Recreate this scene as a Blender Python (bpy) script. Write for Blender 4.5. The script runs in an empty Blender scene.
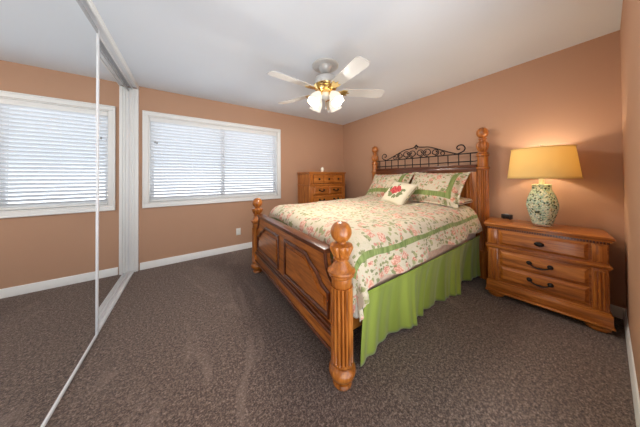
import bpy, bmesh, math, random
from mathutils import Vector, Matrix, noise as mnoise
random.seed(7)
SC = bpy.context.scene
COL = SC.collection
PI = math.pi
R = math.radians

# ---------------------------------------------------------------- camera
CAM_POS = Vector((-3.0246, -3.4759, 1.2104))
yaw, pitch, roll = 0.5954, 0.0094, -0.0073
F = Vector((math.sin(yaw)*math.cos(pitch), math.cos(yaw)*math.cos(pitch), math.sin(pitch)))
Rt = Vector((math.cos(yaw), -math.sin(yaw), 0)); Up = Rt.cross(F)
R2 = Rt*math.cos(roll) + Up*math.sin(roll); U2 = -Rt*math.sin(roll) + Up*math.cos(roll)
cd = bpy.data.cameras.new('camera'); cam = bpy.data.objects.new('camera', cd); COL.objects.link(cam)
cd.sensor_fit = 'HORIZONTAL'; cd.sensor_width = 36; cd.lens = 193.7265/640*36
cd.shift_y = -(213.5-175.41)/640; cd.clip_start = 0.02
cam.matrix_world = Matrix(((R2.x, U2.x, -F.x, CAM_POS.x), (R2.y, U2.y, -F.y, CAM_POS.y), (R2.z, U2.z, -F.z, CAM_POS.z), (0, 0, 0, 1)))
SC.camera = cam

# ---------------------------------------------------------------- daylight and exposure
W = bpy.data.worlds.new('world'); SC.world = W; W.use_nodes = True
wt = W.node_tree; bgn = wt.nodes['Background']; bgn.inputs[1].default_value = 1.0
wtc = wt.nodes.new('ShaderNodeTexCoord'); wsp = wt.nodes.new('ShaderNodeSeparateXYZ'); wrp = wt.nodes.new('ShaderNodeValToRGB')
wma = wt.nodes.new('ShaderNodeMath'); wma.operation = 'MULTIPLY_ADD'; wma.inputs[1].default_value = .5; wma.inputs[2].default_value = .5
wt.links.new(wtc.outputs['Generated'], wsp.inputs[0]); wt.links.new(wsp.outputs['Z'], wma.inputs[0]); wt.links.new(wma.outputs[0], wrp.inputs[0]); wt.links.new(wrp.outputs[0], bgn.inputs[0])
# bright hazy sky; brighter half below the horizon added to light the ceiling
GROUND_FILL, SKY = (3.5, 3.68, 3.82, 1), (1.6, 1.74, 1.9, 1)
e_ = wrp.color_ramp.elements; e_[0].position = .47; e_[0].color = GROUND_FILL; e_[1].position = .53; e_[1].color = SKY
SC.view_settings.view_transform = 'Standard'; SC.view_settings.look = 'None'; SC.view_settings.gamma = 1
SC.view_settings.use_curve_mapping = False
SC.view_settings.exposure = 0.37
FAN_BULB_W, LAMP_BULB_W = 16.0, 4.4

def portal(name, loc, rot, sx, sy):
    l = bpy.data.lights.new(name, 'AREA'); l.shape = 'RECTANGLE'; l.size = sx; l.size_y = sy; l.cycles.is_portal = True
    o = bpy.data.objects.new(name, l); o.location = loc; o.rotation_euler = rot; COL.objects.link(o)
portal('added_opening_portal', (-2.62, -3.69, 1.06), (R(90), 0, 0), 1.8, 2.1)  # covers the unseen opening added behind the camera for daylight
portal('window_portal', (-2.56, 0.17, 1.47), (R(-90), 0, 0), 1.9, 1.25)

# ---------------------------------------------------------------- materials
def srgb(r, g, b):
    f = lambda c: (c/255/12.92) if c/255 <= .04045 else ((c/255+.055)/1.055)**2.4
    return (f(r), f(g), f(b), 1)
class NT:
    def __init__(s, name):
        s.m = bpy.data.materials.new(name); s.m.use_nodes = True; s.t = s.m.node_tree
        s.b = s.t.nodes['Principled BSDF']; s.out = s.t.nodes['Material Output']
    def n(s, typ, **kw):
        n = s.t.nodes.new(typ)
        for k, v in kw.items(): setattr(n, k, v)
        return n
    def l(s, a, b): s.t.links.new(a, b)
    def set(s, **kw):
        for k, v in kw.items():
            s.b.inputs[k.replace('_', ' ')].default_value = v
    def coord(s, kind='Object', scale=(1, 1, 1), loc=(0, 0, 0)):
        c = s.n('ShaderNodeTexCoord'); mp = s.n('ShaderNodeMapping'); mp.inputs['Scale'].default_value = scale; mp.inputs['Location'].default_value = loc
        s.l(c.outputs[kind], mp.inputs[0]); return mp.outputs[0]
    def noise(s, vec, scale, detail=3, rough=.55, dist=0):
        n = s.n('ShaderNodeTexNoise'); n.inputs['Scale'].default_value = scale; n.inputs['Detail'].default_value = detail
        n.inputs['Roughness'].default_value = rough; n.inputs['Distortion'].default_value = dist
        s.l(vec, n.inputs['Vector']); return n.outputs['Fac']
    def ramp(s, fac, stops, interp='LINEAR'):
        r = s.n('ShaderNodeValToRGB'); r.color_ramp.interpolation = interp
        e = r.color_ramp.elements
        while len(e) < len(stops): e.new(.5)
        for i, (p, c) in enumerate(stops): e[i].position = p; e[i].color = c if len(c) == 4 else (*c, 1)
        s.l(fac, r.inputs[0]); return r.outputs[0]
    def math(s, op, a, b=0.0):
        n = s.n('ShaderNodeMath', operation=op)
        for i, x in enumerate((a, b)):
            if isinstance(x, (int, float)): n.inputs[i].default_value = x
            else: s.l(x, n.inputs[i])
        return n.outputs[0]
    def mix(s, fac, a, b):
        n = s.n('ShaderNodeMix', data_type='RGBA')
        for i, x in ((0, fac), (6, a), (7, b)):
            if isinstance(x, (int, float, tuple)): n.inputs[i].default_value = x
            else: s.l(x, n.inputs[i])
        return n.outputs[2]
    def bump(s, h, strength=.3, dist=.01):
        b = s.n('ShaderNodeBump'); b.inputs['Strength'].default_value = strength; b.inputs['Distance'].default_value = dist
        s.l(h, b.inputs['Height']); s.l(b.outputs[0], s.b.inputs['Normal'])

def plain(name, col, rough=.5, metal=0, **kw):
    t = NT(name); t.set(Base_Color=col, Roughness=rough, Metallic=metal); t.set(**kw)
    return t.m
def painted(name, col, bump=.08, rough=.75):
    t = NT(name); v = t.coord('Object')
    n = t.noise(v, 60, 3); big = t.noise(v, 1.3, 2)
    c2 = tuple(x*.94 for x in col[:3])+(1,)
    t.l(t.mix(big, col, c2), t.b.inputs['Base Color']); t.set(Roughness=rough); t.bump(n, bump, .004); return t.m
def wood(name, grain, a, b, c, rough=.30):
    t = NT(name)
    sc = {'x': (1.2, 14, 14), 'y': (14, 1.2, 14), 'z': (14, 14, 1.2)}[grain]
    v = t.coord('Object', sc)
    n1 = t.noise(v, 1.4, 5, .6, 1.2); n2 = t.noise(v, 7, 4, .65, .4)
    f = t.math('ADD', t.math('MULTIPLY', n1, .7), t.math('MULTIPLY', n2, .3))
    t.l(t.ramp(f, [(.32, a), (.5, b), (.68, c)]), t.b.inputs['Base Color'])
    t.set(Roughness=rough, Coat_Weight=.4, Coat_Roughness=.14); t.bump(n2, .06, .003); return t.m
M = {}
M['wall'] = painted('terracotta_wall_paint', srgb(190, 149, 121))
M['ceiling'] = painted('white_ceiling_paint', srgb(228, 234, 241), .12, .9)
M['white'] = plain('white_gloss_trim', srgb(236, 236, 234), .4)
M['track'] = plain('white_track_metal', srgb(225, 226, 228), .35)
M['alu'] = plain('grey_aluminium_rail', srgb(176, 178, 182), .4, .3)
M['mirror'] = plain('mirror_glass', (.97, .98, .98, 1), .0, 1.0)
for g in 'xyz':
    M['wood_'+g] = wood('honey_pine_wood_'+g, g, srgb(106, 55, 15), srgb(172, 99, 36), srgb(208, 134, 58))
M['wood_dark'] = wood('dark_pine_moulding', 'y', srgb(62, 29, 12), srgb(92, 46, 20), srgb(116, 62, 30))
M['iron'] = plain('black_wrought_iron', srgb(42, 34, 34), .5, .7)
M['brass'] = plain('polished_brass', srgb(236, 206, 142), .2, 1.0)
M['black'] = plain('dark_bronze_hardware', srgb(36, 32, 30), .35, .6)
M['plastic_black'] = plain('black_plastic', srgb(28, 28, 30), .4)
M['plate'] = plain('white_plastic_plate', srgb(236, 232, 224), .4)
M['fan_white'] = plain('white_fan_enamel', srgb(206, 204, 200), .4)
M['silver'] = plain('pale_silver_enamel', srgb(196, 194, 190), .35, .2)
M['chrome'] = plain('brushed_nickel', srgb(170, 168, 165), .3, .9)
M['cream_ceramic'] = plain('cream_ceramic', srgb(240, 232, 214), .4)

def carpet():
    t = NT('brown_carpet'); v = t.coord('Object')
    n = t.noise(v, 115, 2, .75); n2 = t.noise(v, 52, 3, .75); big = t.noise(v, 2.2, 4, .6, .8)
    f = t.math('ADD', t.math('MULTIPLY', n, .55), t.math('MULTIPLY', n2, .45))
    c = t.ramp(f, [(.36, srgb(38, 27, 22)), (.5, srgb(103, 83, 72)), (.64, srgb(174, 152, 137))])
    vs = t.coord('Object', (1.6, .55, 1)); st = t.noise(vs, 2.3, 3, .6, 1.6)
    streak = t.ramp(st, [(.60, (0, 0, 0, 1)), (.70, (1, 1, 1, 1))])
    c = t.mix(t.math('MULTIPLY', streak, .32), c, srgb(164, 142, 130))
    c = t.mix(t.math('MULTIPLY', big, .25), c, srgb(72, 56, 48))
    t.l(c, t.b.inputs['Base Color']); t.set(Roughness=1.0, Sheen_Weight=.15); t.bump(f, .9, .02); return t.m
M['carpet'] = carpet()

def floral(name, base, quilt=True):
    """cream cotton printed with roses and leaf sprays, laid out in cloth metres (UV)"""
    t = NT(name); v = t.coord('UV')
    wob = t.n('ShaderNodeTexNoise'); wob.inputs['Scale'].default_value = 22; wob.inputs['Detail'].default_value = 3; t.l(v, wob.inputs['Vector'])
    vm = t.n('ShaderNodeVectorMath', operation='MULTIPLY_ADD'); vm.inputs[1].default_value = (.05, .05, 0)
    t.l(wob.outputs['Color'], vm.inputs[0]); t.l(v, vm.inputs[2]); wv = vm.outputs[0]
    def cells(scale, off, rnd=.85):
        mp = t.n('ShaderNodeMapping'); mp.inputs['Location'].default_value = off; t.l(wv, mp.inputs[0])
        vo = t.n('ShaderNodeTexVoronoi'); vo.inputs['Scale'].default_value = scale; vo.inputs['Randomness'].default_value = rnd
        t.l(mp.outputs[0], vo.inputs['Vector'])
        sp = t.n('ShaderNodeSeparateColor'); t.l(vo.outputs['Color'], sp.inputs[0])
        return vo.outputs['Distance'], sp.outputs[0], sp.outputs[1]
    col = base
    # pale stems
    d, r, g = cells(9, (.3, .7, 0)); mp = t.noise(wv, 14, 3, .6, 1.5)
    stem = t.ramp(mp, [(.475, (0, 0, 0, 1)), (.5, (1, 1, 1, 1)), (.525, (0, 0, 0, 1))])
    col = t.mix(t.math('MULTIPLY', stem, .45), col, srgb(168, 170, 116))
    # leaves
    for sc, off, c1, c2, th in ((21, (.1, .2, 0), srgb(116, 122, 66), srgb(160, 160, 104), .42), (29, (.6, .45, 0), srgb(144, 144, 90), srgb(92, 102, 54), .38)):
        d, r, g = cells(sc, off)
        m = t.math('MULTIPLY', t.math('LESS_THAN', d, th), t.math('GREATER_THAN', r, .42))
        col = t.mix(t.math('MULTIPLY', m, .85), col, t.mix(g, c1, c2))
    # small blossoms
    d, r, g = cells(26, (.9, .15, 0)); m = t.math('MULTIPLY', t.math('LESS_THAN', d, .34), t.math('GREATER_THAN', r, .6))
    col = t.mix(t.math('MULTIPLY', m, .8), col, t.mix(g, srgb(214, 150, 128), srgb(196, 112, 100)))
    # roses
    d, r, g = cells(10.5, (.25, .55, 0), .8); m = t.math('MULTIPLY', t.math('LESS_THAN', d, .40), t.math('GREATER_THAN', r, .34))
    petal = t.noise(wv, 60, 2, .6)
    rose = t.mix(g, srgb(212, 136, 112), srgb(188, 86, 76))
    rose = t.mix(t.ramp(petal, [(.45, (0, 0, 0, 1)), (.6, (1, 1, 1, 1))]), rose, srgb(236, 196, 172))
    col = t.mix(t.math('MULTIPLY', m, .82), col, rose)
    t.l(col, t.b.inputs['Base Color']); t.set(Roughness=.9, Sheen_Weight=.2)
    t.bump(t.noise(v, 18, 2), .35, .012); return t.m
M['floral'] = floral('floral_cotton', srgb(207, 193, 168))
def cloth(name, a, b, scale=(60, 4, 1), kind='UV', s=1.0, tr=0):
    t = NT(name); v = t.coord(kind, scale); n = t.noise(v, s, 2, .5)
    t.l(t.ramp(n, [(.3, a), (.7, b)]), t.b.inputs['Base Color']); t.set(Roughness=.85, Sheen_Weight=.2); t.bump(n, .5, .008); return t.m
M['green_band'] = cloth('green_ruched_band', srgb(98, 116, 52), srgb(146, 158, 92), (55, 6, 1))
M['green_skirt'] = cloth('green_cotton_skirt', srgb(124, 140, 44), srgb(152, 168, 64), (8, .6, 1))
M['blanket'] = cloth('beige_pink_blanket', srgb(206, 172, 148), srgb(222, 190, 166), (30, 30, 30), 'Object')
M['bed_white'] = plain('mattress_ticking', srgb(226, 214, 196), .9)

def rose_cushion():
    t = NT('embroidered_rose_cotton'); v = t.coord('UV')
    wob = t.n('ShaderNodeTexNoise'); wob.inputs['Scale'].default_value = 14; t.l(v, wob.inputs['Vector'])
    vm = t.n('ShaderNodeVectorMath', operation='MULTIPLY_ADD'); vm.inputs[1].default_value = (.10, .10, 0); t.l(wob.outputs['Color'], vm.inputs[0]); t.l(v, vm.inputs[2])
    def blob(x, y, r):
        n = t.n('ShaderNodeVectorMath', operation='DISTANCE'); n.inputs[1].default_value = (x+.05, y+.05, .05*0); 
        mp = t.n('ShaderNodeVectorMath', operation='MULTIPLY'); mp.inputs[1].default_value = (1, 1, 0); t.l(vm.outputs[0], mp.inputs[0]); t.l(mp.outputs[0], n.inputs[0])
        return t.math('LESS_THAN', n.outputs['Value'], r)
    col = srgb(224, 214, 188)
    leaf = srgb(122, 130, 88)
    for x, y, r in ((-.10, .01, .035), (-.12, .045, .028), (.09, -.07, .035), (.11, -.03, .03), (.12, .03, .028), (-.05, -.08, .035), (.03, -.10, .03), (-.09, -.04, .03), (.0, .11, .022)):
        col = t.mix(blob(x, y, r), col, leaf)
    pet = t.ramp(t.noise(v, 45, 2), [(.42, srgb(168, 44, 52)), (.58, srgb(214, 96, 90))])
    for x, y, r in ((0, 0, .062), (.055, .02, .042), (-.05, .03, .036), (.02, .055, .04), (-.075, -.015, .026)):
        col = t.mix(blob(x, y, r), col, pet)
    t.l(col, t.b.inputs['Base Color']); t.set(Roughness=.9); t.bump(t.noise(v, 90, 2), .2, .004); return t.m
M['rose_cushion'] = rose_cushion()

def mosaic():
    t = NT('green_mosaic_glaze'); v = t.coord('Object')
    vo = t.n('ShaderNodeTexVoronoi'); vo.inputs['Scale'].default_value = 95; t.l(v, vo.inputs['Vector'])
    sp = t.n('ShaderNodeSeparateColor'); t.l(vo.outputs['Color'], sp.inputs[0])
    col = t.ramp(sp.outputs[0], [(0, srgb(66, 78, 56)), (.12, srgb(150, 186, 158)), (.26, srgb(206, 226, 196)), (.54, srgb(230, 236, 210)), (.78, srgb(172, 202, 194)), (.9, srgb(206, 206, 164))], 'CONSTANT')
    ve = t.n('ShaderNodeTexVoronoi', feature='DISTANCE_TO_EDGE'); ve.inputs['Scale'].default_value = 95; t.l(v, ve.inputs['Vector'])
    e = t.math('LESS_THAN', ve.outputs[0], .05)
    t.l(t.mix(t.math('MULTIPLY', e, .45), col, srgb(130, 146, 118)), t.b.inputs['Base Color']); t.set(Roughness=.2, Coat_Weight=.4)
    t.bump(ve.outputs[0], .6, .01); return t.m
M['mosaic'] = mosaic()
def translucent(name, col, w, rough=.8):
    t = NT(name); d = t.n('ShaderNodeBsdfDiffuse'); tr = t.n('ShaderNodeBsdfTranslucent'); mx = t.n('ShaderNodeMixShader')
    d.inputs[0].default_value = col; tr.inputs[0].default_value = col; mx.inputs[0].default_value = w
    t.l(d.outputs[0], mx.inputs[1]); t.l(tr.outputs[0], mx.inputs[2]); t.l(mx.outputs[0], t.out.inputs[0]); return t.m
M['shade'] = translucent('linen_lamp_shade', srgb(238, 214, 150), .30)
M['slat'] = translucent('white_blind_slat', srgb(238, 240, 244), .12)
M['glass'] = plain('clear_acrylic', (1, 1, 1, 1), .03, 0, Transmission_Weight=1.0, IOR=1.3)
def window_glass():
    t = NT('window_pane_glass'); g = t.n('ShaderNodeBsdfGlossy'); g.inputs['Roughness'].default_value = .02
    tr = t.n('ShaderNodeBsdfTransparent'); tr.inputs[0].default_value = (.72, .73, .74, 1); mx = t.n('ShaderNodeMixShader'); mx.inputs[0].default_value = .06
    t.l(tr.outputs[0], mx.inputs[1]); t.l(g.outputs[0], mx.inputs[2]); t.l(mx.outputs[0], t.out.inputs[0]); return t.m
M['pane'] = window_glass()
def lit_glass():
    t = NT('lit_frosted_tulip_glass'); t.set(Base_Color=srgb(206, 198, 182), Roughness=.4, Emission_Color=(1, .95, .86, 1), Emission_Strength=.42); return t.m
M['tulip'] = lit_glass()
def bulb(name, col, s):
    t = NT(name); t.set(Base_Color=(1, 1, 1, 1), Emission_Color=col, Emission_Strength=s); return t.m
M['bulb'] = bulb('lit_bulb', (1, .8, .5, 1), 12)

# ---------------------------------------------------------------- mesh helpers
class MB:
    def __init__(s): s.bm = bmesh.new(); s.uv = None
    def _uvl(s):
        if s.uv is None: s.uv = s.bm.loops.layers.uv.new('UVMap')
        return s.uv
    def box(s, x0, x1, y0, y1, z0, z1, bev=0.0, seg=2, mi=0):
        vs = [s.bm.verts.new((x, y, z)) for x in (x0, x1) for y in (y0, y1) for z in (z0, z1)]
        fs = [s.bm.faces.new([vs[i] for i in f]) for f in ((0, 1, 3, 2), (4, 6, 7, 5), (0, 4, 5, 1), (2, 3, 7, 6), (0, 2, 6, 4), (1, 5, 7, 3))]
        for f in fs: f.material_index = mi
        if bev:
            es = list({e for f in fs for e in f.edges})
            bmesh.ops.bevel(s.bm, geom=es, offset=bev, segments=seg, affect='EDGES', profile=.5)
        return s
    def frustum(s, a, b, mi=0):
        """a, b: lists of four points each; closed solid between the two quads"""
        va = [s.bm.verts.new(p) for p in a]; vb = [s.bm.verts.new(p) for p in b]
        s.bm.faces.new(va[::-1]); s.bm.faces.new(vb)
        for i in range(4): s.bm.faces.new((va[i], va[(i+1) % 4], vb[(i+1) % 4], vb[i]))
        return s
    def lathe(s, prof, c=(0, 0, 0), seg=40, flute=None, mi=0, cap=True, M4=None):
        """prof: (r, z); flute(z, angle) -> radius factor"""
        rings = []
        for r, z in prof:
            ring = []
            for k in range(seg):
                a = 2*PI*k/seg; rr = r*(flute(z, a) if flute else 1)
                p = Vector((rr*math.cos(a), rr*math.sin(a), z))
                if M4: p = M4 @ p
                ring.append(s.bm.verts.new(p+Vector(c)))
            rings.append(ring)
        for a, b in zip(rings, rings[1:]):
            for k in range(seg):
                f = s.bm.faces.new((a[k], a[(k+1) % seg], b[(k+1) % seg], b[k])); f.material_index = mi
        if cap:
            for ring, rev in ((rings[0], True), (rings[-1], False)):
                try: s.bm.faces.new(ring[::-1] if rev else ring).material_index = mi
                except ValueError: pass
        return s
    def tube(s, pts, r, seg=8, closed=False, mi=0):
        pts = [Vector(p) for p in pts]; n = len(pts); rings = []; prev = None
        for i, p in enumerate(pts):
            if closed: d = pts[(i+1) % n]-pts[i-1]
            else: d = pts[min(i+1, n-1)]-pts[max(i-1, 0)]
            d.normalize()
            if prev is None:
                u = d.orthogonal().normalized()
            else:
                u = (prev-d*prev.dot(d)); u = u.normalized() if u.length > 1e-6 else d.orthogonal().normalized()
            prev = u; w = d.cross(u)
            rr = r(i/(n-1)) if callable(r) else r
            rings.append([s.bm.verts.new(p+rr*(math.cos(2*PI*k/seg)*u+math.sin(2*PI*k/seg)*w)) for k in range(seg)])
        for i in range(n if closed else n-1):
            a, b = rings[i], rings[(i+1) % n]
            for k in range(seg): s.bm.faces.new((a[k], a[(k+1) % seg], b[(k+1) % seg], b[k])).material_index = mi
        if not closed:
            s.bm.faces.new(rings[0][::-1]); s.bm.faces.new(rings[-1])
        return s
    def prism(s, poly, f0, f1):
        """poly of 2-D points; f0, f1 map a 2-D point to the two caps"""
        a = [s.bm.verts.new(f0(p)) for p in poly]; b = [s.bm.verts.new(f1(p)) for p in poly]; n = len(poly)
        s.bm.faces.new(a[::-1]); s.bm.faces.new(b)
        for i in range(n): s.bm.faces.new((a[i], a[(i+1) % n], b[(i+1) % n], b[i]))
        return s
    def grid(s, fn, nu, nv, uvfn=None, mifn=None, wrap=False):
        L = s._uvl()
        V = [[s.bm.verts.new(fn(i/nu, j/nv)) for j in range(nv+1)] for i in range(nu+1)]
        for i in range(nu):
            for j in range(nv):
                f = s.bm.faces.new((V[i][j], V[i+1][j], V[i+1][j+1], V[i][j+1]))
                if mifn: f.material_index = mifn((i+.5)/nu, (j+.5)/nv)
                if uvfn:
                    for lp, (a, b) in zip(f.loops, ((i, j), (i+1, j), (i+1, j+1), (i, j+1))): lp[L].uv = uvfn(a/nu, b/nv)
        return s
    def build(s, name, mat, parent=None, sharp=38, loc=None):
        bm = s.bm
        bmesh.ops.recalc_face_normals(bm, faces=bm.faces)
        for f in bm.faces: f.smooth = True
        for e in bm.edges:
            if len(e.link_faces) == 2 and e.calc_face_angle(0) > R(sharp): e.smooth = False
        me = bpy.data.meshes.new(name); bm.to_mesh(me); bm.free()
        o = bpy.data.objects.new(name, me); COL.objects.link(o)
        for m in (mat if isinstance(mat, (list, tuple)) else [mat]): me.materials.append(m if not isinstance(m, str) else M[m])
        if parent: o.parent = parent
        if loc: o.location = loc
        return o
def solidify(o, th, off=-1):
    m = o.modifiers.new('thickness', 'SOLIDIFY'); m.thickness = th; m.offset = off; return o
def tag(o, label=None, cat=None, group=None, kind=None):
    for k, v in (('label', label), ('category', cat), ('group', group), ('kind', kind)):
        if v: o[k] = v
    return o
def thing(name, label, cat, loc=(0, 0, 0), rz=0, group=None):
    o = bpy.data.objects.new(name, None); o.empty_display_size = .1; COL.objects.link(o)
    o.location = loc; o.rotation_euler = (0, 0, rz); return tag(o, label, cat, group)
def struct(name, mb, mat, label=None, cat=None, parent=None):
    o = mb.build(name, mat, parent)
    if not parent: tag(o, label, cat, None, 'structure')
    return o

# ---------------------------------------------------------------- the room
L_, WX, H = 3.557, 3.575, 2.44
# window opening in the far wall
WL, WR, WB, WT = -3.537, -1.581, 0.815, 2.122      # outer casing
CW = .058                                         # casing width
ox0, ox1, oz0, oz1 = WL+CW, WR-CW, WB+CW, WT-CW
struct('floor', MB().box(-4.3, .12, -L_-.12, .12, -.08, 0), 'carpet', 'dark brown cut pile carpet covering the bedroom floor', 'carpet')
struct('ceiling', MB().box(-4.3, .12, -L_-.12, .12, H, H+.1), 'ceiling', 'smooth white painted ceiling', 'ceiling')
w = MB()
w.box(-4.3, ox0, 0, .12, 0, H); w.box(ox1, .12, 0, .12, 0, H); w.box(ox0, ox1, 0, .12, 0, oz0); w.box(ox0, ox1, 0, .12, oz1, H)
struct('wall_back', w, 'wall', 'terracotta painted wall around the window', 'wall')
struct('wall_right', MB().box(0, .12, -L_, 0, 0, H), 'wall', 'terracotta painted wall behind the headboard', 'wall')
w = MB(); w.box(-1.72, .12, -L_-.12, -L_, 0, H); w.box(-4.3, -3.52, -L_-.12, -L_, 0, H); w.box(-3.52, -1.72, -L_-.12, -L_, 2.1, H)  # wide gap behind the camera is added to let daylight in
struct('wall_front', w, 'wall', 'terracotta wall beside the bedside chest at the right edge of the photo', 'wall')
w = MB(); w.box(-4.3, -4.2, -L_, 0, 0, H); w.box(-3.70, -3.575, -L_, -2.47, 0, H)
struct('wall_left', w, 'wall', 'terracotta wall enclosing the mirrored closet', 'wall')

def baseboard(name, a, b, nrm, label):
    """run from a to b (xy), standing off the wall along nrm"""
    a, b, n = Vector((*a, 0)), Vector((*b, 0)), Vector((*nrm, 0))
    prof = [(0, 0), (.014, 0), (.014, .066), (.011, .072), (.011, .079), (.006, .090), (0, .093)]
    mb = MB(); mb.prism(prof, lambda p: a+n*p[0]+Vector((0, 0, p[1])), lambda p: b+n*p[0]+Vector((0, 0, p[1])))
    return struct(name, mb, 'white', label, 'baseboard')
baseboard('baseboard_back', (-3.56, 0), (0, 0), (0, -1), 'white baseboard along the window wall')
baseboard('baseboard_right', (0, 0), (0, -L_), (-1, 0), 'white baseboard along the headboard wall')
baseboard('baseboard_front', (0, -L_), (-1.72, -L_), (0, 1), 'white baseboard along the wall at the right edge of the photo')

# closet: fascia, tracks, jamb, two mirrored sliding doors
CY0, CY1 = -.034, -2.47
mb = MB(); mb.box(-3.590, -3.573, CY1, 0, 2.386, H, .003); mb.box(-3.580, -3.568, CY1, 0, 2.412, 2.424, .004)
struct('trim_1', mb, 'white', 'white fascia strip along the top track of the mirrored closet', 'trim')
mb = MB(); mb.box(-3.73, -3.588, CY1, CY0, 2.398, H)
for x in (-3.628, -3.680): mb.box(x-.005, x, CY1, CY0, 2.366, 2.40, .001)
struct('trim_2', mb, 'track', 'white double top track of the mirrored closet doors', 'trim')
mb = MB(); mb.box(-3.69, -3.612, CY1, CY0, .0, .008)
for x in (-3.610, -3.634, -3.672): mb.box(x-.006, x, CY1, CY0, .0, .018, .002)
struct('trim_3', mb, 'track', 'white floor track of the mirrored closet doors', 'trim')
mb = MB(); mb.box(-3.76, -3.573, CY0, -.002, 0, 2.386, .003)
for x in (-3.600, -3.625, -3.652): mb.box(x-.006, x+.006, CY0-.008, CY0+.002, 0, 2.386, .002)
struct('trim_4', mb, 'white', 'white grooved jamb post between closet and window wall', 'trim')

def sliding_door(name, x, y0, y1, label):
    """y1 < y0; mirror faces +x"""
    t = thing(name, label, 'mirrored door', (x, (y0+y1)/2, 0)); t['kind'] = 'structure'
    h = (y0-y1)/2; zb, zt = .02, 2.362
    MB().box(-.008, 0, -h+.004, h-.004, zb+.012, zt-.012).build('mirror', 'mirror', t)
    for s in (-1, 1):
        MB().box(-.012, .007, s*h-.011, s*h+.011, zb, zt, .004).build('stile', 'track', t)
    MB().box(-.012, .006, -h+.01, h-.01, zb-.004, zb+.016, .003).build('bottom_rail', 'track', t)
    MB().box(-.012, .005, -h+.01, h-.01, zt-.034, zt, .003).build('top_rail', 'alu', t)
    return t
sliding_door('door_1', -3.605, -1.287, -2.45, 'front mirrored sliding closet door at the left edge of the photo')
sliding_door('door_2', -3.663, -.05, -1.36, 'rear mirrored sliding closet door beside the white jamb')

# window: casing, vinyl frame, two panes
win = thing('window_1', 'wide white framed window behind closed white blinds', 'window', ((WL+WR)/2, 0, WB)); win['kind'] = 'structure'
hw, hh = (WR-WL)/2, WT-WB
def frame(mb, x0, x1, z0, z1, wd, y0, y1, bev=.004):
    mb.box(x0, x1, y0, y1, z0, z0+wd, bev); mb.box(x0, x1, y0, y1, z1-wd, z1, bev)
    mb.box(x0, x0+wd, y0, y1, z0+wd, z1-wd, bev); mb.box(x1-wd, x1, y0, y1, z0+wd, z1-wd, bev); return mb
mb = frame(MB(), -hw, hw, 0, hh, CW, -.014, .0); frame(mb, -hw, hw, 0, hh, .016, -.026, -.010, .005)
mb.build('casing', 'white', win)
mb = frame(MB(), -hw+CW, hw-CW, CW, hh-CW, .012, 0, .115, .002); mb.build('reveal', 'white', win)
mb = frame(MB(), -hw+CW+.012, hw-CW-.012, CW+.012, hh-CW-.012, .04, .07, .11); mb.box(-.03, .03, .07, .11, CW+.05, hh-CW-.05, .004); mb.build('sash_frame', 'white', win)
for s in (-1, 1):
    MB().box(min(s*.03, s*(hw-CW-.05)), max(s*.03, s*(hw-CW-.05)), .088, .092, CW+.05, hh-CW-.05).build('pane', 'pane', win)

# outlet
t = thing('wall_outlet', 'white electrical outlet plate low on the window wall', 'outlet', (-2.335, -.001, .308))
MB().box(-.035, .035, -.006, 0, -.057, .057, .003).build('cover_plate', 'plate', t)
for z in (-.02, .02): MB().box(-.016, .016, -.009, -.005, z-.013, z+.013, .003).build('socket', 'plate', t)

# ---------------------------------------------------------------- window blind
bx0, bx1, bz0, bz1 = ox0+.016, ox1-.016, oz0+.014, oz1-.014
t = thing('window_blind', 'closed white horizontal slat blind hanging in the wide window', 'blind', ((bx0+bx1)/2, .030, bz0))
bw, bh = (bx1-bx0)/2, bz1-bz0
MB().box(-bw, bw, -.024, .024, bh-.055, bh, .004).build('head_rail', 'white', t)
MB().box(-bw, bw, -.024, .024, .004, .022, .005).build('bottom_rail', 'white', t)
mb = MB(); N = 25; pitch_ = (bh-.055-.03)/N; tilt = R(-36)
for k in range(N):
    zc = .034+pitch_*(k+.5)
    pr_ = [(-.025, 0), (-.012, .0022), (0, .003), (.012, .0022), (.025, 0), (.025, -.002), (.012, .0002), (0, .001), (-.012, .0002), (-.025, -.002)]
    rot = lambda p: (p[0]*math.cos(tilt)-p[1]*math.sin(tilt), p[0]*math.sin(tilt)+p[1]*math.cos(tilt))
    mb.prism(pr_, lambda p: Vector((-bw+.004, rot(p)[0], zc+rot(p)[1])), lambda p: Vector((bw-.004, rot(p)[0], zc+rot(p)[1])))
mb.build('slats', 'slat', t)
for x in (-bw+.13, -.42, 0, .42, bw-.13):
    MB().tube([(x, -.026, bh-.05), (x, -.026, .012)], .0012, 5).build('ladder_cord', 'white', t)
for x, z in ((-bw+.055, .84), (-bw+.075, .83)):
    c = MB().tube([(x, -.03, bh-.05), (x, -.03, z)], .0013, 5).build('lift_cord', 'white', t)
    MB().lathe([(.002, 0), (.006, -.006), (.008, -.03), (.003, -.034)], (x, -.03, z), 10).build('tassel', 'chrome', c)

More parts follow.
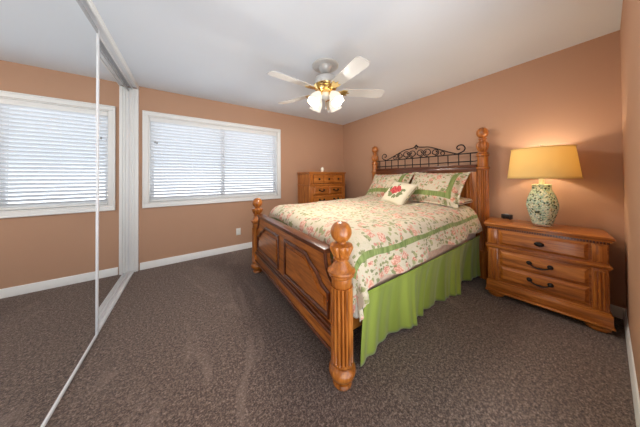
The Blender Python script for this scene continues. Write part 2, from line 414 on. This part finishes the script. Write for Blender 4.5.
# ---------------------------------------------------------------- bed
bed = thing('bed', 'carved honey pine four post bed with iron scrollwork headboard', 'bed', (-.10, -1.83, 0), R(-.8))
flu = lambda n, z0, z1, d: (lambda z, a: 1-d*(1-abs(math.sin(n*a/2)))**1.3*(1 if z0 < z < z1 else 0))
def zs(a, b, n): return [a+(b-a)*i/n for i in range(n+1)]
def ball(r, zc, z0=-1, z1=1, n=14):
    return [(r*math.cos(t_), zc+r*math.sin(t_)) for t_ in [math.asin(max(-1, min(1, z0+(z1-z0)*i/n))) for i in range(n+1)]]
FX = lambda y: -2.184-.022*(y-.034)          # the footboard stands slightly askew
FY0, FH = .034, .825
def foot_post(y):
    x = FX(y)
    pr = [(.03, 0), (.050, .002), (.056, .012), (.050, .026), (.036, .032), (.036, .037), (.052, .044), (.068, .058), (.079, .082), (.078, .100), (.064, .118), (.046, .126), (.046, .131), (.064, .136), (.066, .146)]
    p = MB().lathe(pr, (x, y, 0), 48).build('post', 'wood_z', bed)
    MB().lathe([(.066, .146)]+[(.066, z) for z in zs(.15, .572, 4)]+[(.066, .576)], (x, y, 0), 144, flu(16, .149, .573, .26)).build('fluted_shaft', 'wood_z', p)
    pr = [(.058, .576), (.061, .580), (.061, .626), (.066, .630), (.074, .636), (.076, .642), (.070, .648), (.078, .652), (.083, .660), (.080, .668), (.064, .676), (.056, .690), (.046, .708), (.036, .718), (.034, .724)]
    MB().lathe(pr, (x, y, 0), 48).build('collar', 'wood_z', p)
    pr = [(.034, .724), (.047, .729), (.048, .736), (.040, .742), (.050, .748), (.060, .768), (.069, .790), (.072, .803), (.066, .812), (.046, .818), (.030, .822), (.028, .827)]
    MB().lathe(pr, (x, y, 0), 90, flu(10, .745, .806, .16)).build('carved_cup', 'wood_z', p)
    MB().lathe([(.028, .827), (.029, .832)]+ball(.063, .887, -.88, .999), (x, y, 0), 40).build('ball_finial', 'wood_z', p)
for y in (FY0+FH, FY0-FH): foot_post(y)
def lathe_slim(prof, *a, **k): return MB().lathe([(r*.86, z) for r, z in prof], *a, **k)
def head_post(y):
    x = 0
    p = lathe_slim([(.05, 0), (.06, .004), (.062, .05), (.062, .30), (.068, .31), (.068, .33)], (x, y, 0), 40).build('post', 'wood_z', bed)
    lathe_slim([(.062, .33)]+[(.062, z) for z in zs(.335, 1.285, 5)]+[(.062, 1.29)], (x, y, 0), 144, flu(16, .333, 1.288, .26)).build('fluted_shaft', 'wood_z', p)
    pr = [(.056, 1.29), (.074, 1.294), (.078, 1.306), (.074, 1.318), (.060, 1.324), (.060, 1.440), (.068, 1.445), (.076, 1.455), (.074, 1.466), (.056, 1.474), (.064, 1.482), (.064, 1.490), (.046, 1.500), (.042, 1.508)]
    lathe_slim(pr, (x, y, 0), 48).build('collar', 'wood_z', p)
    pr = [(.042, 1.508), (.056, 1.518), (.068, 1.540), (.074, 1.565), (.072, 1.592), (.060, 1.612), (.044, 1.622), (.036, 1.628), (.036, 1.642)]
    lathe_slim(pr, (x, y, 0), 90, flu(10, 1.515, 1.60, .17)).build('carved_cup', 'wood_z', p)
    lathe_slim([(.036, 1.642), (.050, 1.650), (.050, 1.657), (.038, 1.662)]+ball(.067, 1.727, -.90, .999), (x, y, 0), 72, flu(8, 1.668, 1.775, .07)).build('ball_finial', 'wood_z', p)
for y in (.82, -.82): head_post(y)
# headboard panel
hb = MB().box(-.016, .016, -.77, .77, .32, 1.29).build('headboard', 'wood_z', bed)
mb = MB(); mb.box(-.040, .035, -.765, .765, 1.315, 1.350, .006); mb.box(-.052, .035, -.762, .762, 1.335, 1.352, .006); mb.box(-.030, .03, -.765, .765, 1.262, 1.316, .004)
mb.build('top_rail', 'wood_dark', hb)
mb = MB()
for y0, y1 in ((-.765, -.665), (.665, .765), (-.06, .06)): mb.box(-.028, .028, y0, y1, .34, 1.265, .004)
for y in (-.665, .665, -.70, .70):
    mb.box(-.036, -.02, y-.008, y+.008, .36, 1.262, .004)
mb.box(-.028, .028, -.76, .76, .32, .44, .004)
mb.build('stile', 'wood_z', hb)
# iron scrollwork (y, z) in the headboard plane
iron = MB(); ir = .0075
def ipath(pts, r=ir): iron.tube([(-.005, y, z) for y, z in pts], r, 8)
def arc(cy, cz, r, a0, a1, n=20, r1=None):
    r1 = r if r1 is None else r1
    return [(cy+(r+(r1-r)*i/n)*math.cos(R(a0+(a1-a0)*i/n)), cz+(r+(r1-r)*i/n)*math.sin(R(a0+(a1-a0)*i/n))) for i in range(n+1)]
ipath([(-.78, 1.497), (.78, 1.497)]); ipath([(-.78, 1.395), (.78, 1.395)])
for k in range(12):
    y = -.70+k*1.40/11
    ipath([(y, 1.350), (y, 1.497)], .0065)
def cr(pts, n=10):
    P = [pts[0]]+pts+[pts[-1]]; out = []
    for i in range(1, len(P)-2):
        for k in range(n):
            t_ = k/n; o = []
            for c in (0, 1):
                a, b, c_, d = P[i-1][c], P[i][c], P[i+1][c], P[i+2][c]
                o.append(.5*(2*b+(c_-a)*t_+(2*a-5*b+4*c_-d)*t_*t_+(3*b-a-3*c_+d)*t_**3))
            out.append(tuple(o))
    out.append(pts[-1]); return out
for s in (-1, 1):
    ipath([(s*y, z) for y, z in cr([(0.0, 1.700), (.035, 1.665), (.10, 1.652), (.20, 1.640), (.33, 1.590), (.45, 1.540), (.56, 1.500)])])
    ipath([(s*y, z) for y, z in [(.0, 1.632), (.018, 1.66), (0, 1.70)]])
    # C scrolls under the arch
    for cy, cz, r, fl in ((.065, 1.562, .052, 1), (.165, 1.562, .052, -1), (.285, 1.550, .044, 1)):
        pts = arc(cy, cz, r, -100, 200, 26, r)+arc(cy, cz+.006, r*.9, 200, 440, 20, r*.42)
        ipath([(s*(cy+fl*(y-cy)), z) for y, z in pts], .0065)
        iron.lathe(ball(.011, 0, -.99, .99, 6), (-.005, s*(cy+fl*r*.40), cz+.012), 10)
    pts = arc(.375, 1.530, .030, -90, 240, 20, .02); ipath([(s*y, z) for y, z in pts], .0065)
    # hook scroll near each post
    hook = cr([(.52, 1.500), (.565, 1.505), (.625, 1.530), (.644, 1.568), (.622, 1.608), (.580, 1.614), (.552, 1.588), (.566, 1.560), (.590, 1.566)])
    ipath([(s*y, z) for y, z in hook])
iron.build('iron_scrollwork', 'iron', hb)
# footboard: outline in (y, z) with concave scooped shoulders
def scoop(s):
    return [(s*(.705-.004), .722)]+[(s*(.705+.075*(1-math.cos(t_*PI/2))+.012*math.sin(t_*PI)*0), .722-.155*math.sin(t_*PI/2)) for t_ in [i/10 for i in range(1, 11)]]
X0 = 0.0
sh = lambda s: [(s*(.69+.095*(1-math.cos(i/12*PI/2))), .725-.160*math.sin(i/12*PI/2)) for i in range(13)]
outline = [(-.80, .16), (.80, .16)]+sh(1)[::-1]+sh(-1)
fb = MB().prism(outline, lambda p: Vector((X0-.018, p[0], p[1])), lambda p: Vector((X0+.018, p[0], p[1]))).build('footboard', 'wood_y', bed)
fb.location = (-2.184, FY0, 0); fb.rotation_euler = (0, 0, math.atan(.022))
mb = MB(); mb.box(X0-.045, X0+.040, -.71, .71, .737, .757, .006); mb.box(X0-.034, X0+.030, -.70, .70, .718, .740, .005)
mb.build('cap_rail', 'wood_dark', fb)
mb = MB(); mb.box(X0-.036, X0+.028, -.80, .80, .165, .275, .006); br_ = mb.build('bottom_rail', 'wood_y', fb)
for z_, o_, h_ in ((.268, .050, .018), (.290, .038, .020), (.168, .050, .018)):
    MB().box(X0-o_, X0, -.785, .785, z_-h_/2, z_+h_/2, .007, 3).build('rail_moulding', 'wood_dark', br_)
for s in (-1, 1):   # moulding that follows the scooped shoulder
    mb = MB(); mb.tube([(X0-.018, s*(abs(y)-.003), z) for y, z in sh(1)], .013, 8); mb.build('shoulder_moulding', 'wood_dark', fb)
for s in (-1, 1):
    pan = [(s*.075, .335), (s*.075, .640), (s*.44, .640)]+[(s*(.44+.10*t_), .640-.055*(t_*t_*(3-2*t_))) for t_ in (.25, .5, .75, 1)]+[(s*.60, .560), (s*.655, .505), (s*.725, .485), (s*.725, .335)]
    cy, cz = s*.39, .48
    ins = lambda p, d: (p[0]+(d if p[0] < cy-.2 else (-d if p[0] > cy+.2 else 0)), p[1]+(d if p[1] < .4 else -d))
    p_ = MB().tube([(X0-.020, y, z) for y, z in pan], .017, 8, closed=True).build('panel_moulding', 'wood_dark', fb)
    fld = MB().prism([ins(p, .045) for p in pan], lambda p: Vector((X0-.030, p[0], p[1])), lambda p: Vector((X0-.010, p[0], p[1])))
    fld.build('raised_panel', 'wood_y', p_)
for y in (.765, -.685): MB().box(-2.13, -.04, y-.014, y+.014, .17, .40, .004).build('side_rail', 'wood_x', bed)
MB().box(-2.12, -.05, -.67, .75, .22, .25).build('slat_base', 'wood_x', bed)

def place_on_bed(o):
    o.location = bed.location; o.rotation_euler = bed.rotation_euler; return o
# mattress
MB().box(-2.00, -.05, -.735, .745, .25, .405, .03, 3).build('mattress_support', 'bed_white', bed)
mat = MB().box(-2.00, -.05, -.775, .775, .41, .782, .07, 5).build('mattress', 'blanket', None)
place_on_bed(mat); tag(mat, 'mattress under a beige pink blanket, showing between comforter and green skirt', 'mattress')
# bed skirt: loose pleats hanging from under the mattress
def skirt(u, v):
    s_ = u*1.92; d = 1-v      # d: 0 top, 1 hem
    wv = .55*math.sin(s_*11+1.6*math.sin(s_*3.1))+.30*math.sin(s_*27+2*math.sin(s_*6))+.15*math.sin(s_*61)
    off = .036*(1-d)**2+.052*d**.8*wv
    sw = .04*d*math.sin(s_*9+.6)
    z = (.455+.04*(1-u)**2)*(1-d)+.018+.014*d*math.sin(s_*5+1)
    return Vector((-.06-s_+sw, -.768-off, z))
sk = MB().grid(skirt, 320, 18, lambda u, v: (u*1.99*1.5, v*.42)).build('bed_skirt', 'green_skirt', None, 80)
solidify(sk, .003); place_on_bed(sk); tag(sk, 'pleated lime green bed skirt hanging to the carpet', 'bed skirt')

# comforter
ctop0, ctop1 = .800, .835
LEN, HALF = 2.46, 1.075     # cloth along the bed, half width
def side_profile(b, flat=.665):
    """b: arc from the centre line; returns (y, drop)"""
    rad = .12
    if b <= flat: return b, .012*(b/flat)**4
    q = rad*PI/2
    if b <= flat+q:
        a = (b-flat)/rad; return flat+rad*math.sin(a), .012+rad*(1-math.cos(a))
    e = b-flat-q; return flat+rad+.20*e, .012+rad+.975*e
def foot_profile(a):
    flat, rad = 1.93, .13
    q = rad*PI/2
    if a <= flat: return a, .0
    if a <= flat+q:
        t_ = (a-flat)/rad; return flat+rad*math.sin(t_), rad*(1-math.cos(t_))
    e = a-flat-q; return flat+rad+.04*e, rad+e
A0 = .14
def comf(u, v):
    b = (v*2-1)*HALF; a = A0+u*(LEN-A0)
    sg = 1 if b >= 0 else -1
    y, d = side_profile(abs(b), .665 if b < 0 else .71); x, e = foot_profile(a)
    k = max(0, min(1, (abs(b)-.72)/.25)); k = k*k*(3-2*k)
    hang = max(0, min(1, (abs(b)-.80)/.25))
    x = x if x < 1.95 else 1.95+(x-1.95)*(1-.25*k)
    e = e*(1-.66*k)
    top = ctop1+(ctop0-ctop1)*min(1, a/1.2)
    puff = .016*mnoise.noise(Vector((a*3.1, b*3.4, 1.7)))+.008*mnoise.noise(Vector((a*8, b*8, 4.2)))
    wav = hang*(.020*math.sin(a*9+.8)+.012*math.sin(a*23+1.1))
    z = top+.012+.030*max(0, min(1, (b+.2)/.7))-d-e+puff*(1-.5*hang)+hang*.012*math.sin(a*7)
    # hem rises towards the head
    z += hang*(.045*(1-u)**.6+.035+.036*math.sin(PI*max(0, min(1, (a-.2)/1.8))))
    return Vector((-x+.0, sg*(y+wav+.3*hang*puff), z))
def comf_mi(u, v):
    b = abs(v*2-1)*HALF; a = A0+u*(LEN-A0)
    db, da = HALF-b, LEN-a
    if (.205 < db < .262 and da > .28) or (.28 < da < .345 and db > .205): return 1
    return 0
cf = MB().grid(comf, 150, 200, lambda u, v: (A0+u*(LEN-A0), v*2*HALF), comf_mi).build('comforter', ['floral', 'green_band'], None, 80)
solidify(cf, .022, 1); place_on_bed(cf); tag(cf, 'cream floral comforter with a green band spread over the bed', 'comforter')

# pillows
def cushion(mb_w, mb_h, th, p=2.6, flange=0.0, ruffle=0.0):
    hw_, hh_ = mb_w/2, mb_h/2
    def pt(side):
        def f(u, v):
            x, y = (u*2-1), (v*2-1)
            fx, fy = (1-flange/hw_), (1-flange/hh_)
            ix, iy = min(1, abs(x)/fx), min(1, abs(y)/fy)
            t_ = th/2*((1-ix**p)*(1-iy**p))**.42 + .004
            pin = 1-.06*(1-(1-abs(x)**2)) * (abs(y)**2)*0
            px = x*hw_*(1-.05*(1-abs(x))*0)*(1-.035*(1-y*y)*abs(x)**6*-1*0)
            X = x*hw_*(1-.075*(1-y*y)); Y = y*hh_*(1-.09*(1-x*x))
            n = .010*mnoise.noise(Vector((x*3+side, y*3, th*7)))*(1-max(ix, iy)**4)
            edge = max(abs(x), abs(y))
            rf = ruffle*math.sin((x if abs(y) > abs(x) else y)*34)*max(0, (edge-.93)/.07)
            return Vector((X, Y, side*(t_+n)+rf))
        return f
    return pt
def pillow(name, wd, ht, th, mats, label, loc, M3, mi=None, flange=0, ruffle=0, uvo=(0, 0), group=None):
    pt = cushion(wd, ht, th, 2.6, flange, ruffle); mb = MB(); n = 56
    uvf = lambda u, v: ((u-.5)*wd+uvo[0], (v-.5)*ht+uvo[1])
    mb.grid(pt(1), n, n, uvf, mi); mb.grid(pt(-1), n, n, uvf)
    bmesh.ops.remove_doubles(mb.bm, verts=mb.bm.verts, dist=.0004)
    o = mb.build(name, mats, None, 70); o.matrix_world = Matrix.Translation(loc) @ M3.to_4x4()
    return tag(o, label, 'pillow', group)
def lean(tilt_deg, roll_deg=0, yaw_deg=0):
    """pillow x -> world -y (viewer's right), y -> up leaning back to +x, face -> -x"""
    b = Matrix(((0, 0, -1), (-1, 0, 0), (0, 1, 0)))        # columns: x, y, z axes of the pillow
    return Matrix.Rotation(R(yaw_deg), 3, 'Z') @ Matrix.Rotation(R(tilt_deg), 3, 'Y') @ b @ Matrix.Rotation(R(roll_deg), 3, 'Z')
def sham_mi(side):
    def f(u, v):
        a, b = (u if side < 0 else 1-u), v
        x, y = u*.74, v*.50
        if .075 < .74-x < .135 and y > .075: return 1
        if .075 < y < .130 and x < .74-.075 : return 1
        return 0
    return f
pillow('pillow_sham', .76, .52, .20, ['floral', 'green_band'], 'floral pillow sham with a green border on the far side of the bed', (-.30, -1.445, 1.058), lean(38, 2, 0), sham_mi(1), .035, .004, (3.1, 1.7), 'floral shams against the headboard')
pillow('pillow_sham', .72, .53, .21, ['floral', 'green_band'], 'floral pillow sham with a green border on the side nearest the lamp', (-.31, -2.175, 1.06), lean(38, -2, 0), sham_mi(1), .035, .004, (5.3, 2.2), 'floral shams against the headboard')
tag(pillow('accent_cushion', .40, .39, .14, ['rose_cushion'], 'small cream cushion with an embroidered red rose in front of the shams', (-.61, -1.85, .975), lean(42, -8, -6)), cat='cushion')
pillow('bed_pillow', .66, .40, .10, ['floral'], 'flat floral pillow lying beneath the sham nearest the lamp', (-.27, -2.24, .905), Matrix(((0, -1, 0), (-1, 0, 0), (0, 0, 1))).to_3x3() @ Matrix.Rotation(0, 3, 'Z'), None, 0, 0, (8.3, .4))

# ---------------------------------------------------------------- case goods
def raised_front(mb, x0, x1, z0, z1, y, d=.026, bev=.024):
    """drawer front standing proud of y (towards -y) with a bevelled raised field"""
    mb.box(x0, x1, y-.010, y+.01, z0, z1, .003)
    a = [(x0+.006, y-.010, z0+.006), (x1-.006, y-.010, z0+.006), (x1-.006, y-.010, z1-.006), (x0+.006, y-.010, z1-.006)]
    b = [(x0+bev, y-d, z0+bev), (x1-bev, y-d, z0+bev), (x1-bev, y-d, z1-bev), (x0+bev, y-d, z1-bev)]
    mb.frustum(a, b); return mb
def oval_knob(parent, x, y, z, rx=.031, rz=.021):
    mb = MB()
    M4 = Matrix.Translation((0, 0, 0)) @ Matrix(((rx/.02, 0, 0, 0), (0, 0, -1, 0), (0, rz/.02, 0, 0), (0, 0, 0, 1)))
    mb.lathe([(.012, 0), (.008, .004), (.008, .012), (.018, .016), (.020, .021), (.016, .027), (.006, .030)], (x, y, z), 20, None, 0, True, M4)
    return mb.build('knob', 'black', parent)
def bail_handle(parent, x, y, z, hw_=.048, sag=.022):
    mb = MB()
    for s in (-1, 1):
        M4 = Matrix(((1, 0, 0, 0), (0, 0, -1, 0), (0, 1, 0, 0), (0, 0, 0, 1)))
        mb.lathe([(.019, 0), (.018, .005), (.009, .008), (.008, .016), (.012, .021), (.006, .027)], (x+s*hw_, y, z), 14, None, 0, True, M4)
    pts = []
    for i in range(17):
        t_ = -1+i/8; pts.append((x+t_*hw_, y-.020, z-sag*(1-abs(t_)**2.5)))
    mb.tube(pts, lambda q: .0055+.0030*math.exp(-((q-.5)/.16)**2), 8)
    mb.lathe(ball(.0085, 0, -.99, .99, 6), (x, y-.018, z-sag), 10)
    return mb.build('handle', 'black', parent)

# bedside chest (front faces local -y)
NW, ND = .757, .385
ns = thing('nightstand', 'honey pine bedside chest with three drawers between bed and right wall', 'nightstand', (-.262, -3.112, 0), R(-83))
bw_, bd = NW/2-.028, ND/2-.018
mb = MB(); mb.box(-bw_, bw_, -bd, bd, .15, .70); mb.build('body', 'wood_x', ns)
mb = MB(); mb.box(-NW/2, NW/2, -ND/2, ND/2, .712, .735, .008, 3); mb.box(-NW/2+.012, NW/2-.012, -ND/2+.010, ND/2-.006, .698, .714, .004); mb.build('top', 'wood_x', ns)
mb = MB()
for i in range(46):
    x = -bw_-.004+(i+.5)*(2*bw_+.008)/46; mb.box(x-.0048, x+.0048, -bd-.010, -bd+.004, .682, .698)
for i in range(20):
    y = -bd+(i+.5)*2*bd/20
    for s in (-1, 1): mb.box(s*bw_-.006, s*bw_+.006, y-.0048, y+.0048, .682, .698)
mb.build('dentil_moulding', 'wood_dark', ns)
mb = MB(); mb.box(-bw_-.016, bw_+.016, -bd-.018, bd, .500, .517, .006); mb.box(-bw_-.008, bw_+.008, -bd-.010, bd, .488, .502, .004); mb.build('waist_moulding', 'wood_x', ns)
mb = MB(); mb.box(-bw_-.014, bw_+.014, -bd-.016, bd, .05, .150, .004); mb.box(-bw_-.022, bw_+.022, -bd-.024, bd, .05, .068, .006); mb.box(-bw_-.008, bw_+.008, -bd-.010, bd, .148, .164, .006); mb.build('plinth', 'wood_x', ns)
for sx in (-1, 1):
    for sy in (-1, 1):
        MB().lathe([(.03, 0), (.058, .006), (.066, .020), (.064, .036), (.050, .046), (.046, .052)], (sx*(bw_-.052), sy*(bd-.052), 0), 32).build('bun_foot', 'wood_x', ns)
for s in (-1, 1):
    mb = MB(); c = s*(bw_-.042); raised_front(mb, c-.034, c+.034, .534, .676, -bd, .016, .018); mb.build('corner_block', 'wood_z', ns)
    mb = MB(); mb.box(c-.036, c+.036, -bd-.006, -bd+.01, .166, .486, .003)
    for k in (-1, 0, 1): mb.tube([(c+k*.019, -bd-.006, .185), (c+k*.019, -bd-.006, .468)], .0075, 8)
    mb.build('pilaster', 'wood_z', ns)
dx = bw_-.09
mb = MB(); raised_front(mb, -dx, dx, .534, .676, -bd); d_ = mb.build('drawer', 'wood_x', ns); oval_knob(d_, 0, -bd-.026, .606)
for z0, z1 in ((.334, .476), (.184, .326)):
    mb = MB(); raised_front(mb, -dx, dx, z0, z1, -bd); d_ = mb.build('drawer', 'wood_x', ns); bail_handle(d_, 0, -bd-.026, (z0+z1)/2+.014, .062, .026)

# tall chest in the corner
DW = .885
ch = thing('dresser', 'tall honey pine chest of drawers in the corner behind the bed', 'dresser', (-.808, -.262, 0))
hw_, hd = DW/2-.022, .222
MB().box(-hw_, hw_, -hd, hd, .08, 1.275).build('body', 'wood_z', ch)
mb = MB(); mb.box(-DW/2, DW/2, -hd-.022, hd+.006, 1.286, 1.310, .007, 3); mb.box(-DW/2+.012, DW/2-.012, -hd-.012, hd, 1.268, 1.288, .005); mb.build('top', 'wood_x', ch)
mb = MB(); mb.box(-hw_-.010, hw_+.010, -hd-.012, hd, 1.055, 1.078, .006); mb.build('waist_moulding', 'wood_x', ch)
mb = MB(); mb.box(-hw_-.014, hw_+.014, -hd-.016, hd, .06, .15, .006); mb.build('plinth', 'wood_x', ch)
for sx in (-1, 1):
    for sy in (-1, 1): MB().lathe([(.03, 0), (.055, .008), (.062, .03), (.05, .055), (.046, .064)], (sx*(hw_-.06), sy*(hd-.06), 0), 24).build('bun_foot', 'wood_x', ch)
    c = sx*(hw_-.042); mb = MB(); mb.box(c-.034, c+.034, -hd-.006, -hd+.01, .16, 1.048, .003)
    for k in (-1, 0, 1): mb.tube([(c+k*.019, -hd-.006, .18), (c+k*.019, -hd-.006, 1.03)], .007, 8)
    mb.build('pilaster', 'wood_z', ch)
    mb = MB(); raised_front(mb, c-.034, c+.034, 1.09, 1.258, -hd, .014, .018); mb.build('corner_block', 'wood_z', ch)
dx = hw_-.085
mb = MB(); mb.box(-dx, dx, -hd-.006, -hd+.01, 1.088, 1.26, .004); mb.build('drawer_frame', 'wood_dark', ch)
for k in (-1, 0, 1):
    w3 = dx*2/3; mb = MB(); raised_front(mb, k*w3-w3/2+.004, k*w3+w3/2-.004, 1.098, 1.250, -hd-.004, .014, .02); d_ = mb.build('drawer', 'wood_x', ch); oval_knob(d_, k*w3, -hd-.016, 1.176, .024, .018)
for k in (-1, 1):
    mb = MB(); raised_front(mb, min(k*.005, k*dx), max(k*.005, k*dx), .885, 1.042, -hd); d_ = mb.build('drawer', 'wood_x', ch); bail_handle(d_, k*(dx/2), -hd-.026, .972, .05, .026)
for z0, z1 in ((.70, .865), (.52, .685), (.34, .505), (.165, .325)):
    mb = MB(); raised_front(mb, -dx, dx, z0, z1, -hd); d_ = mb.build('drawer', 'wood_x', ch)
    for k in (-1, 1): bail_handle(d_, k*dx*.5, -hd-.026, (z0+z1)/2+.012, .05)

# little cream ornament on the chest
o = MB().lathe([(.016, 0), (.022, .003), (.020, .008), (.028, .022), (.034, .045), (.030, .070), (.018, .086), (.006, .094)], (0, 0, 0), 24).build('ornament', 'cream_ceramic', None, 40, (-.90, -.42, 1.311))
tag(o, 'small cream egg shaped ornament on top of the corner chest', 'ornament')

# ---------------------------------------------------------------- table lamp
LX, LY, LZ = -.238, -3.130, .7355
lamp = thing('table_lamp', 'lit table lamp with green mosaic jar base and tapered drum shade', 'lamp', (LX, LY, LZ), R(-83))
MB().box(-.055, .055, -.055, .055, 0, .017, .003).build('acrylic_base', 'glass', lamp)
hexa = lambda z, a: 1.0/max(.9, .5+.5*math.cos((a+PI/8) % (PI/4)-PI/8))*.985
MB().lathe([(.066, .016), (.070, .024), (.076, .055), (.088, .10), (.100, .15), (.107, .185), (.106, .205), (.097, .255), (.084, .300), (.070, .332), (.064, .348), (.064, .372), (.067, .390), (.058, .395), (.02, .397)], (0, 0, 0), 48, hexa).build('jar', 'mosaic', lamp)
MB().lathe([(.02, .395), (.018, .40), (.018, .455), (.014, .46), (.014, .50)], (0, 0, 0), 20).build('neck', 'cream_ceramic', lamp)
sh_ = MB().lathe([(.234, .452), (.2325, .47), (.2035, .725), (.203, .732)], (0, 0, 0), 64, None, 0, False).build('lamp_shade', 'shade', lamp, 60); solidify(sh_, .002)
for r_, z in ((.234, .452), (.203, .732)):
    MB().tube([(r_*math.cos(2*PI*k/64), r_*math.sin(2*PI*k/64), z) for k in range(64)], .0045, 6, True).build('trim_ring', 'shade', sh_)
mb = MB()
for k in range(3): a = 2*PI*k/3+.3; mb.tube([(0, 0, .728), (.202*math.cos(a), .202*math.sin(a), .728)], .002, 6)
mb.tube([(.012, 0, .49), (.05, 0, .54), (.055, 0, .62), (.03, 0, .70), (0, 0, .728)], .002, 6); mb.tube([(-.012, 0, .49), (-.05, 0, .54), (-.055, 0, .62), (-.03, 0, .70), (0, 0, .728)], .002, 6)
mb.build('harp', 'brass', lamp)
MB().lathe([(.006, .726), (.012, .735), (.014, .748), (.008, .762), (.003, .768)], (0, 0, 0), 16).build('finial', 'cream_ceramic', lamp)
MB().lathe([(.012, .50), (.016, .52), (.030, .56), (.030, .58), (.018, .605), (.004, .612)], (0, 0, 0), 20).build('bulb', 'bulb', lamp)
def point(name, loc, watts, col, r, parent=None):
    l = bpy.data.lights.new(name, 'POINT'); l.energy = watts; l.color = col; l.shadow_soft_size = r
    o = bpy.data.objects.new(name, l); o.location = loc; COL.objects.link(o)
    if parent: o.parent = parent
    return o
point('lamp_bulb_light', (0, 0, .645), LAMP_BULB_W, (1, .91, .77), .03, lamp)

# clock
ck = thing('alarm_clock', 'small black alarm clock beside the lamp on the bedside chest', 'clock', (-.13, -2.86, .7355), R(-100))
MB().box(-.042, .042, -.022, .022, .006, .052, .004, 2).build('case', 'plastic_black', ck)
MB().box(-.028, .028, -.026, -.020, .013, .042, .003).build('screen', 'black', ck)
for s in (-1, 1): MB().lathe([(.007, 0), (.008, .003), (.006, .008)], (s*.025, 0, 0), 10).build('foot', 'plastic_black', ck)
MB().box(-.016, .016, -.010, .010, .050, .058, .003).build('button', 'chrome', ck)

# ---------------------------------------------------------------- ceiling fan
fan = thing('ceiling_fan', 'white and brass five blade ceiling fan with lit tulip lights', 'ceiling fan', (-1.78, -1.76, 2.44))
MB().lathe([(.142, 0), (.146, -.006), (.142, -.014), (.128, -.018), (.122, -.018)], (0, 0, 0), 48).build('ceiling_medallion', 'fan_white', fan)
MB().lathe([(.080, -.014), (.080, -.022), (.074, -.045), (.050, -.075), (.026, -.092)], (0, 0, 0), 40).build('canopy', 'silver', fan)
MB().lathe([(.014, -.085), (.014, -.135)], (0, 0, 0), 16).build('downrod', 'fan_white', fan)
MB().lathe([(.03, -.118), (.075, -.126), (.118, -.150), (.132, -.175), (.132, -.215), (.118, -.232)], (0, 0, 0), 48).build('motor_housing', 'fan_white', fan)
MB().lathe([(.126, -.226), (.133, -.234), (.126, -.244), (.112, -.256), (.118, -.264), (.108, -.276), (.084, -.290), (.090, -.300), (.070, -.312), (.05, -.318)], (0, 0, 0), 48, lambda z, a: 1+.02*math.cos(20*a)).build('brass_band', 'brass', fan)
MB().lathe([(.052, -.314), (.056, -.325), (.056, -.352), (.044, -.368), (.02, -.378), (.008, -.392)], (0, 0, 0), 32).build('light_fitter', 'fan_white', fan)
def blade(ang):
    a = R(ang); Mz = Matrix.Rotation(a, 4, 'Z') @ Matrix.Translation((0, 0, -.292)) @ Matrix.Rotation(R(-12), 4, 'X')
    n = 10; pts = [(.185, -.050), (.20, -.056), (.56, -.072), (.622, -.071), (.655, -.048), (.655, .048), (.622, .071), (.56, .072), (.20, .056), (.185, .050)]
    mb = MB().prism(pts, lambda p: Mz @ Vector((p[0], p[1], -.003)), lambda p: Mz @ Vector((p[0], p[1], .003)))
    b = mb.build('blade', 'fan_white', fan)
    mb = MB(); pts = [(.085, -.020), (.13, -.014), (.165, -.030), (.20, -.046), (.245, -.040), (.225, -.014), (.265, 0), (.225, .014), (.245, .040), (.20, .046), (.165, .030), (.13, .014), (.085, .020)]
    mb.prism(pts, lambda p: Mz @ Vector((p[0], p[1], -.010)), lambda p: Mz @ Vector((p[0], p[1], -.003)))
    mb.build('blade_iron', 'brass', b)
for a in (-28, -97, -176, 115, 43): blade(a)
for i, a in enumerate((-171, -81, 9, 99)):
    ar = R(a); dirv = Vector((math.cos(ar), math.sin(ar), 0))
    arm = MB().tube([Vector((0, 0, -.335))+dirv*.05, Vector((0, 0, -.326))+dirv*.085, Vector((0, 0, -.335))+dirv*.105], .010, 10).build('light_arm', 'brass', fan)
    tl = R(33)
    q = Matrix.Rotation(ar, 4, 'Z') @ Matrix.Translation((.098, 0, -.330)) @ Matrix.Rotation(PI-tl, 4, 'Y')
    pr = [(.022, 0), (.030, .010), (.046, .035), (.060, .070), (.064, .100), (.062, .125), (.066, .145)]
    g = MB().lathe(pr, (0, 0, 0), 48, lambda z, an: 1+(.07*math.cos(6*an) if z > .13 else .03*math.cos(6*an) if z > .1 else 0), 0, False, q).build('tulip_shade', 'tulip', arm, 60); solidify(g, .003)
    p = (q @ Vector((0, 0, .130)))
    point('fan_bulb_light', p, FAN_BULB_W, (1, .94, .86), .03, arm)
for dx_, ln in ((.018, .13), (-.015, .10)):
    c = MB().tube([(dx_, -.02, -.37), (dx_, -.02, -.37-ln)], .0015, 5).build('pull_chain', 'brass', fan)
    MB().lathe([(.002, 0), (.006, -.008), (.006, -.022), (.002, -.028)], (dx_, -.02, -.37-ln), 10).build('pull_knob', 'fan_white', c)
